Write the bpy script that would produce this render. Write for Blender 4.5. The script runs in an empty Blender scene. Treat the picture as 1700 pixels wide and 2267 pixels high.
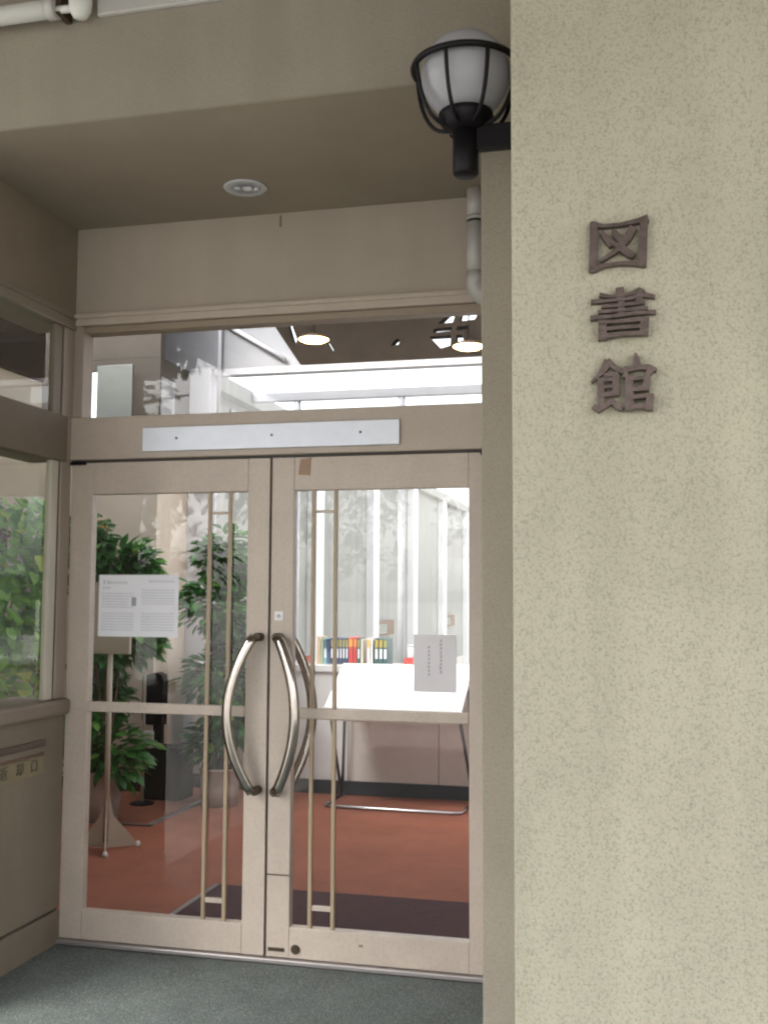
import bpy, bmesh, math, random
from mathutils import Vector, Matrix, geometry
random.seed(11)
S = bpy.context.scene
COL = S.collection
R = math.radians

# ------------------------------------------------------------------ camera
cam_d = bpy.data.cameras.new("camera")
cam = bpy.data.objects.new("camera", cam_d); COL.objects.link(cam)
CR = [[0.97166574, -0.01388815, -0.23595084],
      [0.23630019, 0.07938857, 0.96843155],
      [0.00528207, -0.996747, 0.08042093]]
m = Matrix(((CR[0][0], -CR[0][1], -CR[0][2], 0.0),
            (CR[1][0], -CR[1][1], -CR[1][2], -4.45),
            (CR[2][0], -CR[2][1], -CR[2][2], 1.562),
            (0, 0, 0, 1)))
cam.matrix_world = m
cam_d.sensor_fit = 'HORIZONTAL'; cam_d.sensor_width = 36.0
cam_d.lens = 2336.04 / 1700 * 36
cam_d.clip_start = 0.05; cam_d.clip_end = 3000
S.camera = cam

# ------------------------------------------------------------------ sky, sun, exposure
SUN_EL, SUN_AZ = R(46), R(212)
w = bpy.data.worlds.new("World"); S.world = w; w.use_nodes = True
nt = w.node_tree; nt.nodes.clear()
out = nt.nodes.new('ShaderNodeOutputWorld'); bg = nt.nodes.new('ShaderNodeBackground')
sky = nt.nodes.new('ShaderNodeTexSky'); sky.sky_type = 'NISHITA'; sky.sun_disc = False
sky.sun_elevation = SUN_EL; sky.sun_rotation = SUN_AZ
sky.air_density = 1.0; sky.dust_density = 4.0; sky.ozone_density = 1.0
hs = nt.nodes.new('ShaderNodeHueSaturation'); hs.inputs['Saturation'].default_value = 0.15
nt.links.new(sky.outputs[0], hs.inputs['Color']); nt.links.new(hs.outputs[0], bg.inputs[0])
bg.inputs[1].default_value = 0.12
nt.links.new(bg.outputs[0], out.inputs[0])
sd = bpy.data.lights.new("sun", 'SUN'); sun = bpy.data.objects.new("sun", sd); COL.objects.link(sun)
sd.energy = 0.9; sd.angle = R(25); sd.color = (1.0, 0.95, 0.88)
sdir = Vector((math.sin(SUN_AZ) * math.cos(SUN_EL), math.cos(SUN_AZ) * math.cos(SUN_EL), math.sin(SUN_EL)))
sun.rotation_euler = (-sdir).to_track_quat('-Z', 'Y').to_euler()
sun.location = (3, -8, 9)
S.view_settings.view_transform = 'Standard'; S.view_settings.look = 'None'
S.view_settings.exposure = 2.43; S.view_settings.gamma = 1.0; S.view_settings.use_curve_mapping = False
S.render.engine = 'CYCLES'
S.cycles.max_bounces = 10; S.cycles.diffuse_bounces = 5; S.cycles.glossy_bounces = 4
S.cycles.transparent_max_bounces = 16; S.cycles.sample_clamp_indirect = 4.0
S.cycles.caustics_reflective = False; S.cycles.caustics_refractive = False
S.cycles.use_denoising = True
S.cycles.pixel_filter_type = 'BLACKMAN_HARRIS'; S.cycles.filter_width = 2.3

# ------------------------------------------------------------------ materials
def mat(name, col, rough=0.6, metal=0.0, var=0.0, scale=8.0, bump=0.0, bscale=60.0, speck=None,
        spscale=140.0, spamt=0.35, sprange=(0.48, 0.72), streak=0.0, spec=0.5, trans=0.0):
    M = bpy.data.materials.new(name); M.use_nodes = True
    N = M.node_tree.nodes; L = M.node_tree.links
    b = N['Principled BSDF']
    b.inputs['Roughness'].default_value = rough; b.inputs['Metallic'].default_value = metal
    b.inputs['Specular IOR Level'].default_value = spec
    tc = N.new('ShaderNodeTexCoord')
    cur = None
    rgb = N.new('ShaderNodeRGB'); rgb.outputs[0].default_value = (*col, 1); cur = rgb.outputs[0]
    def mul(fac_socket, lo, hi, cur):
        mr = N.new('ShaderNodeMapRange'); mr.inputs['From Min'].default_value = 0.3; mr.inputs['From Max'].default_value = 0.7
        mr.inputs['To Min'].default_value = lo; mr.inputs['To Max'].default_value = hi
        L.new(fac_socket, mr.inputs['Value'])
        mx = N.new('ShaderNodeMix'); mx.data_type = 'RGBA'; mx.blend_type = 'MULTIPLY'
        mx.inputs['Factor'].default_value = 1.0
        L.new(cur, mx.inputs['A']); L.new(mr.outputs[0], mx.inputs['B'])
        return mx.outputs['Result']
    if var > 0:
        nz = N.new('ShaderNodeTexNoise'); nz.inputs['Scale'].default_value = scale
        nz.inputs['Detail'].default_value = 6; nz.inputs['Roughness'].default_value = 0.65
        L.new(tc.outputs['Object'], nz.inputs['Vector'])
        cur = mul(nz.outputs['Fac'], 1 - var, 1 + var * 0.6, cur)
    if streak > 0:
        mp = N.new('ShaderNodeMapping'); mp.inputs['Scale'].default_value = (7, 7, 0.5)
        L.new(tc.outputs['Object'], mp.inputs['Vector'])
        nz = N.new('ShaderNodeTexNoise'); nz.inputs['Scale'].default_value = 1.0; nz.inputs['Detail'].default_value = 5
        L.new(mp.outputs[0], nz.inputs['Vector'])
        cur = mul(nz.outputs['Fac'], 1 - streak, 1 + streak * 0.3, cur)
    if speck:
        nz = N.new('ShaderNodeTexNoise'); nz.inputs['Scale'].default_value = spscale
        nz.inputs['Detail'].default_value = 3; nz.inputs['Roughness'].default_value = 0.8
        L.new(tc.outputs['Object'], nz.inputs['Vector'])
        mr = N.new('ShaderNodeMapRange'); mr.inputs['From Min'].default_value = sprange[0]; mr.inputs['From Max'].default_value = sprange[1]
        mr.inputs['To Min'].default_value = 0.0; mr.inputs['To Max'].default_value = spamt
        L.new(nz.outputs['Fac'], mr.inputs['Value'])
        mx = N.new('ShaderNodeMix'); mx.data_type = 'RGBA'
        L.new(mr.outputs[0], mx.inputs['Factor']); L.new(cur, mx.inputs['A']); mx.inputs['B'].default_value = (*speck, 1)
        cur = mx.outputs['Result']
    L.new(cur, b.inputs['Base Color'])
    if bump > 0:
        nz = N.new('ShaderNodeTexNoise'); nz.inputs['Scale'].default_value = bscale; nz.inputs['Detail'].default_value = 4
        L.new(tc.outputs['Object'], nz.inputs['Vector'])
        bp = N.new('ShaderNodeBump'); bp.inputs['Strength'].default_value = bump; bp.inputs['Distance'].default_value = 0.01
        L.new(nz.outputs['Fac'], bp.inputs['Height']); L.new(bp.outputs[0], b.inputs['Normal'])
    if trans > 0:
        o = N['Material Output']
        tr = N.new('ShaderNodeBsdfTranslucent'); L.new(cur, tr.inputs['Color'])
        ms = N.new('ShaderNodeMixShader'); ms.inputs[0].default_value = trans
        L.new(b.outputs[0], ms.inputs[1]); L.new(tr.outputs[0], ms.inputs[2]); L.new(ms.outputs[0], o.inputs[0])
    return M

def glass_mat(name, tint=(0.985, 0.99, 0.988), ior=1.55, dirt=0.0):
    M = bpy.data.materials.new(name); M.use_nodes = True
    N = M.node_tree.nodes; L = M.node_tree.links; N.clear()
    o = N.new('ShaderNodeOutputMaterial'); t = N.new('ShaderNodeBsdfTransparent'); g = N.new('ShaderNodeBsdfGlossy')
    g.inputs['Roughness'].default_value = 0.01; g.inputs['Color'].default_value = (1, 1, 1, 1)
    t.inputs['Color'].default_value = (*tint, 1)
    f = N.new('ShaderNodeFresnel'); f.inputs['IOR'].default_value = ior
    ms = N.new('ShaderNodeMixShader'); gm = N.new('ShaderNodeNewGeometry'); sb = N.new('ShaderNodeMath'); sb.operation = 'SUBTRACT'; sb.inputs[0].default_value = 1.0
    L.new(gm.outputs['Backfacing'], sb.inputs[1]); mu = N.new('ShaderNodeMath'); mu.operation = 'MULTIPLY'
    L.new(f.outputs[0], mu.inputs[0]); L.new(sb.outputs[0], mu.inputs[1])
    L.new(mu.outputs[0], ms.inputs[0]); L.new(t.outputs[0], ms.inputs[1]); L.new(g.outputs[0], ms.inputs[2])
    d = N.new('ShaderNodeBsdfDiffuse'); d.inputs['Color'].default_value = (0.6, 0.6, 0.58, 1)
    m2 = N.new('ShaderNodeMixShader'); m2.inputs[0].default_value = dirt
    L.new(ms.outputs[0], m2.inputs[1]); L.new(d.outputs[0], m2.inputs[2]); L.new(m2.outputs[0], o.inputs[0])
    return M

def emit_mat(name, col, strength):
    M = bpy.data.materials.new(name); M.use_nodes = True
    N = M.node_tree.nodes; L = M.node_tree.links; N.clear()
    o = N.new('ShaderNodeOutputMaterial'); e = N.new('ShaderNodeEmission')
    e.inputs[0].default_value = (*col, 1); e.inputs[1].default_value = strength; L.new(e.outputs[0], o.inputs[0])
    return M

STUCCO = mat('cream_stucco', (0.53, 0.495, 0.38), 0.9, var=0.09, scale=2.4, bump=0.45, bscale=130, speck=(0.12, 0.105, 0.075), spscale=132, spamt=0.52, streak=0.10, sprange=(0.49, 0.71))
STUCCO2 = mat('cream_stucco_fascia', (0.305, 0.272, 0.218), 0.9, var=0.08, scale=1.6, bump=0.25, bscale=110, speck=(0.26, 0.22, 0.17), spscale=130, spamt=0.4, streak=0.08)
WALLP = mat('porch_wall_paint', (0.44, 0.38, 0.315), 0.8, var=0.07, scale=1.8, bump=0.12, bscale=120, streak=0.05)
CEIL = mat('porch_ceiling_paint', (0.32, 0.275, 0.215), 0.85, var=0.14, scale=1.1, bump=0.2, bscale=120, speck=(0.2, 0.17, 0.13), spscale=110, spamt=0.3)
LOWW = mat('low_wall_shaded_paint', (0.25, 0.205, 0.155), 0.8, var=0.10, scale=3, bump=0.2, bscale=100, streak=0.07)  # porch paint darkened so the side wall's shade sits in the colour
COPE = mat('coping_paint', (0.24, 0.195, 0.15), 0.6, var=0.12, scale=5, bump=0.1)
DOORP = mat('beige_door_paint', (0.57, 0.485, 0.415), 0.42, var=0.09, scale=5, bump=0.05, bscale=160, streak=0.07, speck=(0.25, 0.2, 0.16), spscale=60, spamt=0.25)
FRAMEP = mat('beige_frame_paint', (0.52, 0.44, 0.37), 0.45, var=0.10, scale=4, bump=0.05, bscale=160, streak=0.05, speck=(0.25, 0.2, 0.16), spscale=70, spamt=0.2)
CANOPY = mat('shade_roof_soffit', (0.14, 0.115, 0.09), 0.8, var=0.1, scale=3)  # dark underside of the unseen added roof
SIDEP = mat('brown_side_frame_paint', (0.24, 0.20, 0.155), 0.5, var=0.06, scale=4)
CORNERP = mat('corner_post_paint', (0.36, 0.30, 0.25), 0.45, var=0.08, scale=4, streak=0.05)
PALEP = mat('pale_jamb_paint', (0.62, 0.58, 0.49), 0.45, var=0.05, scale=5)
SEAL = mat('dark_seal', (0.05, 0.042, 0.035), 0.6)
BLACKM = mat('black_painted_metal', (0.006, 0.005, 0.007), 0.5, var=0.1, spec=0.25)
ALU = mat('brushed_aluminium_plate', (0.60, 0.62, 0.68), 0.42, metal=0.55, var=0.05, scale=12)
CHROME = mat('bronze_tinted_steel', (0.45, 0.41, 0.375), 0.16, metal=1.0, var=0.08, scale=25)
DARKMET = mat('dark_bronze_metal', (0.09, 0.065, 0.045), 0.45, metal=0.6)
BRONZE = mat('weathered_bronze', (0.125, 0.092, 0.082), 0.36, metal=0.55, var=0.35, scale=40, bump=0.2, bscale=150)
PIPE = mat('grey_pvc_pipe', (0.50, 0.49, 0.465), 0.42, var=0.07, scale=6, streak=0.06)
WPIPE = mat('white_pvc_pipe', (0.72, 0.72, 0.68), 0.4, var=0.06, scale=7)
OPAL = mat('opal_glass', (0.60, 0.60, 0.65), 0.25, var=0.04, trans=0.35)
MATF = mat('grey_green_entrance_mat', (0.125, 0.150, 0.143), 0.95, var=0.30, scale=4, bump=1.0, bscale=130, speck=(0.42, 0.45, 0.44), spscale=120, spamt=0.6)
PAVE = mat('grey_paving', (0.40, 0.39, 0.365), 0.9, var=0.15, scale=2, bump=0.3)
CARPET = mat('red_brown_carpet', (0.33, 0.108, 0.062), 0.85, var=0.24, scale=2.2, bump=0.6, bscale=160, speck=(0.12, 0.045, 0.035), spscale=90, spamt=0.55)
DMAT = mat('maroon_door_mat', (0.085, 0.035, 0.04), 0.95, var=0.2, scale=20, bump=0.8, bscale=260)
INWALL = mat('interior_beige_wall', (0.68, 0.60, 0.515), 0.75, var=0.05, scale=1.5, bump=0.05)
INWHITE = mat('interior_white_wall', (0.60, 0.60, 0.635), 0.7, var=0.04, scale=1.5)
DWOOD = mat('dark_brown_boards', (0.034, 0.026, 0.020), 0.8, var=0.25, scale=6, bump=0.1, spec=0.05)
BROWNP = mat('brown_bulkhead_paint', (0.078, 0.064, 0.052), 0.7, var=0.12, scale=3)
WHITE = mat('white_gloss_paint', (0.82, 0.82, 0.83), 0.4, var=0.03)
PANELG = mat('pale_grey_panel', (0.74, 0.70, 0.66), 0.55, var=0.08, scale=4)
SKIRT = mat('black_skirting', (0.02, 0.02, 0.028), 0.5)
WINGW = mat('white_render_wall', (0.40, 0.395, 0.37), 0.85, var=0.05, scale=1.2, streak=0.08)
STEELG = mat('grey_steel_post', (0.66, 0.67, 0.72), 0.5, var=0.05)
TUBE = mat('chrome_tube', (0.55, 0.55, 0.58), 0.25, metal=1.0)
DTUBE = mat('black_tube', (0.03, 0.03, 0.04), 0.35)
PAPER = mat('white_paper', (0.86, 0.86, 0.92), 0.8, var=0.02)
INK = mat('grey_ink', (0.36, 0.37, 0.41), 0.8)
DINK = mat('dark_ink', (0.10, 0.10, 0.12), 0.8)
TAPE = mat('brown_packing_tape', (0.30, 0.175, 0.095), 0.35, var=0.15, scale=60)
LABELP = mat('yellowed_label', (0.25, 0.21, 0.12), 0.6, var=0.1, scale=20)
POT = mat('brown_grey_pot', (0.48, 0.44, 0.40), 0.45, var=0.2, scale=10)
SOIL = mat('potting_soil', (0.04, 0.028, 0.02), 0.95, bump=1.0)
BARK = mat('grey_bark', (0.16, 0.12, 0.085), 0.9, var=0.3, scale=25, bump=0.4)
BLACKP = mat('black_plastic', (0.007, 0.006, 0.010), 0.6, var=0.15, spec=0.2)
STANDP = mat('beige_stand_paint', (0.52, 0.46, 0.37), 0.4, var=0.06)
BRASS = mat('pale_metal_trim', (0.45, 0.42, 0.42), 0.35, metal=0.7)
ORANGE = mat('orange_wood', (0.55, 0.24, 0.05), 0.5, var=0.2)
REDWOOD = mat('dark_red_wood', (0.16, 0.04, 0.035), 0.6, var=0.2, scale=15)
BROWNW = mat('tan_wood_frame', (0.20, 0.12, 0.07), 0.55, var=0.2, scale=15)
DGLASS = mat('dark_window_glass', (0.10, 0.13, 0.11), 0.08)
GREYWIN = mat('grey_green_window_glass', (0.20, 0.215, 0.19), 0.25)
GLASS = glass_mat('clear_glass')
GLASSW = glass_mat('side_window_glass', (0.95, 0.96, 0.94), 1.55, 0.01)
GLOW = emit_mat('warm_lamp_glow', (1.0, 0.62, 0.22), 9.0)

def leafmat(name, col, rough=0.3):
    return mat(name, col, rough, var=0.35, scale=9, trans=0.25)
LEAF = [leafmat('dark_leaf', (0.065, 0.22, 0.05)), leafmat('mid_leaf', (0.13, 0.38, 0.075)), leafmat('pale_leaf', (0.26, 0.48, 0.10))]
IVYL = [leafmat('ivy_leaf', (0.22, 0.52, 0.045), 0.5), leafmat('ivy_leaf_dark', (0.12, 0.34, 0.06), 0.5), leafmat('ivy_leaf_yellow', (0.42, 0.58, 0.04), 0.5)]

# ------------------------------------------------------------------ mesh helpers
class MB:
    def __init__(s): s.bm = bmesh.new()
    def box(s, x0, x1, y0, y1, z0, z1, bev=0.0):
        b = bmesh.new()
        v = [b.verts.new((x, y, z)) for x in (x0, x1) for y in (y0, y1) for z in (z0, z1)]
        for f in ((0, 1, 3, 2), (4, 6, 7, 5), (0, 4, 5, 1), (2, 3, 7, 6), (0, 2, 6, 4), (1, 5, 7, 3)):
            b.faces.new([v[i] for i in f])
        if bev > 0:
            bmesh.ops.bevel(b, geom=b.edges[:], offset=bev, segments=2, profile=0.5, affect='EDGES')
        s._merge(b); return s
    def _merge(s, b, mtx=None):
        if mtx: b.transform(mtx)
        bmesh.ops.recalc_face_normals(b, faces=b.faces[:])
        me = bpy.data.meshes.new('tmp'); b.to_mesh(me); b.free(); s.bm.from_mesh(me); bpy.data.meshes.remove(me)
    def lathe(s, prof, c=(0, 0, 0), n=32, axis='Z', smooth=True):
        b = bmesh.new(); rings = []
        for r, z in prof:
            rings.append([b.verts.new((r * math.cos(2 * math.pi * i / n), r * math.sin(2 * math.pi * i / n), z)) for i in range(n)] if r > 1e-6 else [b.verts.new((0, 0, z))])
        for a, c2 in zip(rings, rings[1:]):
            for i in range(n):
                j = (i + 1) % n
                q = [a[i % len(a)], a[j % len(a)], c2[j % len(c2)], c2[i % len(c2)]]
                u = []
                for x in q:
                    if x not in u: u.append(x)
                if len(u) > 2: b.faces.new(u)
        for f in b.faces: f.smooth = smooth
        mt = Matrix.Translation(c)
        if axis == 'Y': mt = mt @ Matrix.Rotation(R(90), 4, 'X')
        if axis == 'X': mt = mt @ Matrix.Rotation(R(90), 4, 'Y')
        s._merge(b, mt); return s
    def cyl(s, c, r, h, axis='Z', n=24, bev=0.0):
        if bev: p = [(0, 0), (r - bev, 0), (r, bev), (r, h - bev), (r - bev, h), (0, h)]
        else: p = [(0, 0), (r, 0), (r, h), (0, h)]
        return s.lathe(p, c, n, axis, smooth=False)
    def tube(s, pts, r, n=12, closed=False, flat=1.0, ref=None):
        b = bmesh.new(); P = [Vector(p) for p in pts]; N_ = len(P); rings = []
        rr = r if isinstance(r, (list, tuple)) else [r] * N_
        up = Vector(ref) if ref else Vector((0.03, 0.1, 1)).normalized()
        for i, p in enumerate(P):
            if closed: t = P[(i + 1) % N_] - P[i - 1]
            else: t = P[min(i + 1, N_ - 1)] - P[max(i - 1, 0)]
            t.normalize()
            a = up.cross(t)
            if a.length < 0.05: a = Vector((1, 0, 0)).cross(t)
            a.normalize(); c = t.cross(a)
            rings.append([b.verts.new(p + a * rr[i] * math.cos(2 * math.pi * k / n) + c * rr[i] * flat * math.sin(2 * math.pi * k / n)) for k in range(n)])
        pairs = list(zip(rings, rings[1:])) + ([(rings[-1], rings[0])] if closed else [])
        for A, B in pairs:
            for k in range(n):
                b.faces.new((A[k], A[(k + 1) % n], B[(k + 1) % n], B[k]))
        for f in b.faces: f.smooth = True
        if not closed:
            b.faces.new(rings[0][::-1]); b.faces.new(rings[-1])
        s._merge(b); return s
    def poly(s, outer, holes, y0, y1, axis='Y'):
        """prism with holes: 2D points (u, z) extruded along Y (u = X) or along X (u = Y)"""
        loops = [[Vector((u, z, 0)) for u, z in lp] for lp in [outer] + holes]
        tris = geometry.tessellate_polygon(loops)
        flat = [p for lp in loops for p in lp]
        b = bmesh.new()
        def mk(p, d): return b.verts.new((p.x, d, p.y) if axis == 'Y' else (d, p.x, p.y))
        A = [mk(p, y0) for p in flat]; B = [mk(p, y1) for p in flat]
        for t in tris:
            try:
                b.faces.new([A[i] for i in t]); b.faces.new([B[i] for i in reversed(t)])
            except ValueError: pass
        k = 0
        for lp in loops:
            n = len(lp)
            for i in range(n):
                j = (i + 1) % n
                b.faces.new((A[k + i], A[k + j], B[k + j], B[k + i]))
            k += n
        s._merge(b); return s
    def build(s, name, material, parent=None, smooth_angle=None):
        me = bpy.data.meshes.new(name); s.bm.to_mesh(me); s.bm.free()
        me.materials.append(material)
        o = bpy.data.objects.new(name, me); COL.objects.link(o)
        if parent: o.parent = parent; o.matrix_parent_inverse = parent.matrix_world.inverted()
        return o

def tag(o, label, cat, group=None):
    o['label'] = label; o['category'] = cat
    if group: o['group'] = group
    return o
def thing(name, loc, label, cat, group=None):
    o = bpy.data.objects.new(name, None); COL.objects.link(o); o.location = loc
    o.matrix_world = Matrix.Translation(loc); o.empty_display_size = 0.1
    return tag(o, label, cat, group)
def struct(o): o['kind'] = 'structure'; return o
def part(name, mb, material, parent): return mb.build(name, material, parent)
def B(*a, **k): return MB().box(*a, **k)
def copy_obj(o, parent=None, **kw):
    c = o.copy(); COL.objects.link(c)
    if parent: c.parent = parent
    return c

# ================================================================== SETTING
struct(MB().poly([(-400, -400), (400, -400), (400, 400), (-400, 400)], [], 0, 0.001, 'Y').build('ground_tmp', PAVE)) if False else None
def sheet(name, x0, x1, y0, y1, z, material, th=0.05):
    return struct(B(x0, x1, y0, y1, z - th, z).build(name, material))
sheet('ground', -300, 300, -300, 300, -0.10, PAVE)
sheet('porch_floor', -2.72, 0.9, -6.5, -0.03, -0.012, MATF, 0.08)
sheet('lobby_floor', -7.0, 2.5, 0.03, 4.3, 0.0, CARPET, 0.09)
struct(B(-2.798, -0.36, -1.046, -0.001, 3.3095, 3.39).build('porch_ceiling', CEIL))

# ================================================================== PORCH WALLS
t = thing('corner_pillar', (0.5, -1.0, 0), 'broad cream stucco pillar on the right carrying three bronze characters', 'pillar')
part('pillar_body', B(-0.342, 1.6, -1.55, -0.462, -0.09, 5.6, bev=0.006), STUCCO, t)
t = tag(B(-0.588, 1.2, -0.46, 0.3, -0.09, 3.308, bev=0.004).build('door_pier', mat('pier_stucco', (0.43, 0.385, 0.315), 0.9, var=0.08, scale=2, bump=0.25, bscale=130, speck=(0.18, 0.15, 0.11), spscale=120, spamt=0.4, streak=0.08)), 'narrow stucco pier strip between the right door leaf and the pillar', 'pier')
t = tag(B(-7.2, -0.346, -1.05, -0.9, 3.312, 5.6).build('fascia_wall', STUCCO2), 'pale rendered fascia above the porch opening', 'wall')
# unseen roof added above the entrance, sized to shade porch and pillar
t = thing('unseen_shade_roof', (0, -1, 4.9), 'unseen roof added over the entrance to shade the porch and pillar', 'roof')
part('roof_slab', B(-4.3, 2.6, -10.0, -1.052, 4.1, 4.3), CANOPY, t)
part('edge_beam', B(-4.3, -4.1, -10.0, -1.053, 3.95, 4.099), CANOPY, t)

t = thing('header_wall', (-1.6, 0, 2.875), 'plain beige wall band between the transom window and the porch ceiling', 'wall')
part('wall_panel', B(-2.72, -0.5, 0.0, 0.14, 2.893, 3.40), WALLP, t)
part('head_moulding', B(-2.60, -0.592, -0.022, 0.12, 2.835, 2.891, bev=0.004), FRAMEP, t)
part('drip_bead', B(-2.60, -0.592, -0.034, -0.0225, 2.868, 2.889, bev=0.003), FRAMEP, t)
part('stain', B(-1.582, -1.572, -0.0015, 0.002, 3.245, 3.300), mat('rust_stain', (0.22, 0.15, 0.10), 0.9), t)

t = thing('low_side_wall', (-2.65, -0.5, 0), 'low porch wall in shade-darkened brown with projecting coping, left of the doors', 'wall')
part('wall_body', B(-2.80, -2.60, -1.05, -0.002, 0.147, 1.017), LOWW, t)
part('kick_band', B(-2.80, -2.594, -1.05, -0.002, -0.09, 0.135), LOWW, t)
part('kick_joint', B(-2.80, -2.612, -1.05, -0.002, 0.1352, 0.1468), SEAL, t)
part('coping', B(-2.86, -2.565, -1.09, -0.004, 1.0175, 1.089, bev=0.014), COPE, t)
t = thing('side_bulkhead', (-2.65, -0.5, 2.3), 'shade-darkened brown wall above the left side windows meeting the porch ceiling', 'wall')
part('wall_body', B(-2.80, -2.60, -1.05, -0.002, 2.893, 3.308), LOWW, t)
part('moulding', B(-2.80, -2.588, -1.05, -0.003, 2.815, 2.891, bev=0.004), SIDEP, t)
part('moulding', B(-2.80, -2.578, -1.05, -0.003, 2.86, 2.8705, bev=0.002), SIDEP, t)

# side window: lower and upper pane, transom beam, jamb post
t = thing('side_window', (-2.65, -0.5, 1.1), 'left porch side window with two panes and a brown transom beam', 'window')
part('transom_beam', B(-2.78, -2.590, -1.05, -0.0585, 2.181, 2.396, bev=0.004), mat('brown_beam_paint', (0.18, 0.145, 0.11), 0.6, var=0.08), t)
part('jamb_post', B(-2.632, -2.602, -0.168, -0.108, 1.091, 2.180, bev=0.004), PALEP, t)
part('jamb_post', B(-2.632, -2.602, -0.172, -0.108, 2.397, 2.814, bev=0.004), SIDEP, t)
part('seal_strip', B(-2.628, -2.608, -0.1075, -0.094, 1.091, 2.814), SEAL, t)
part('corner_post', B(-2.632, -2.598, -0.0935, -0.0045, 1.091, 2.8145, bev=0.004), CORNERP, t)
part('far_post', B(-2.632, -2.602, -1.05, -0.96, 1.091, 2.1805, bev=0.004), FRAMEP, t)
part('pane', B(-2.622, -2.616, -0.959, -0.1685, 1.091, 2.180), GLASSW, t)
part('pane', B(-2.622, -2.616, -1.04, -0.173, 2.397, 2.814), GLASSW, t)

# book return slot and its lettered label on the low wall
t = thing('return_slot', (-2.6, -0.45, 0.85), 'dark letterbox-like slot with a hood and lettered plate on the low brown wall', 'book return')
part('hood', B(-2.6, -2.583, -0.78, -0.172, 0.895, 0.922, bev=0.004), mat('dark_brown_flap', (0.10, 0.07, 0.055), 0.5), t)
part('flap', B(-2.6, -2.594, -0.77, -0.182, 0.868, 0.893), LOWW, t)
part('sill_bead', B(-2.6, -2.588, -0.78, -0.178, 0.858, 0.8675, bev=0.002), mat('red_brown_bead', (0.16, 0.085, 0.06), 0.5), t)
lab = part('label_plate', B(-2.6, -2.596, -0.78, -0.168, 0.770, 0.852, bev=0.001), LABELP, t)
def text_mesh(name, s, size, material, mtx, extrude=0.0005, parent=None):
    cu = bpy.data.curves.new('txt', 'FONT'); cu.body = s; cu.size = size; cu.extrude = extrude
    cu.align_x = 'CENTER'; cu.align_y = 'CENTER'
    o = bpy.data.objects.new('txt', cu); COL.objects.link(o)
    bpy.context.view_layer.update()
    me = bpy.data.meshes.new_from_object(o.evaluated_get(bpy.context.evaluated_depsgraph_get()))
    bpy.data.objects.remove(o)
    me.transform(mtx); me.materials.clear(); me.materials.append(material)
    o2 = bpy.data.objects.new(name, me); COL.objects.link(o2)
    if parent: o2.parent = parent; o2.matrix_parent_inverse = Matrix.Translation(parent.matrix_world.translation).inverted()
    return o2
ch_m = Matrix(((0, 0, 1, 0), (1, 0, 0, 0), (0, 1, 0, 0), (0, 0, 0, 1)))
INKD = mat('letter_ink', (0.07, 0.07, 0.05), 0.6)
for c, y in (('返', -0.475), ('却', -0.355), ('口', -0.245)):
    o = text_mesh('character', c, 0.062, INKD, Matrix.Translation((-2.5955, y, 0.811)) @ ch_m, 0.0008, None)
    o.parent = lab; o.matrix_parent_inverse = lab.matrix_world.inverted()

# ================================================================== TRANSOM + FRAME
t = thing('transom_window', (-1.6, 0, 2.39), 'wide transom window above the double doors', 'window')
part('post', B(-2.597, -2.548, -0.012, 0.08, 2.397, 2.834, bev=0.003), CORNERP, t)
part('post', B(-0.632, -0.589, -0.012, 0.08, 2.397, 2.834, bev=0.003), FRAMEP, t)
part('head_bar', B(-2.5475, -0.6325, 0.0, 0.08, 2.802, 2.834, bev=0.003), mat('dark_bar_paint', (0.30, 0.24, 0.18), 0.5), t)  # head bar a darker brown than the frame posts
part('pane', B(-2.547, -0.633, 0.035, 0.043, 2.397, 2.802), GLASS, t)
t = thing('door_header_panel', (-1.6, 0, 2.19), 'flat beige header panel between the doors and the transom', 'panel')
part('panel', B(-2.66, -0.589, -0.016, 0.09, 2.196, 2.3955, bev=0.004), FRAMEP, t)
part('seal_strip', B(-2.60, -0.60, 0.0, 0.06, 2.186, 2.1955), SEAL, t)
t = thing('name_plate', (-1.6, -0.03, 2.28), 'long blank silver plate fixed with three screws above the doors', 'plate')
part('plate', B(-2.226, -1.010, -0.030, -0.0165, 2.224, 2.335, bev=0.002), ALU, t)
for x in (-2.055, -1.595, -1.185):
    part('screw', MB().cyl((x, -0.0295, 2.282), 0.006, 0.003, 'Y', 12), DARKMET, t)

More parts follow.
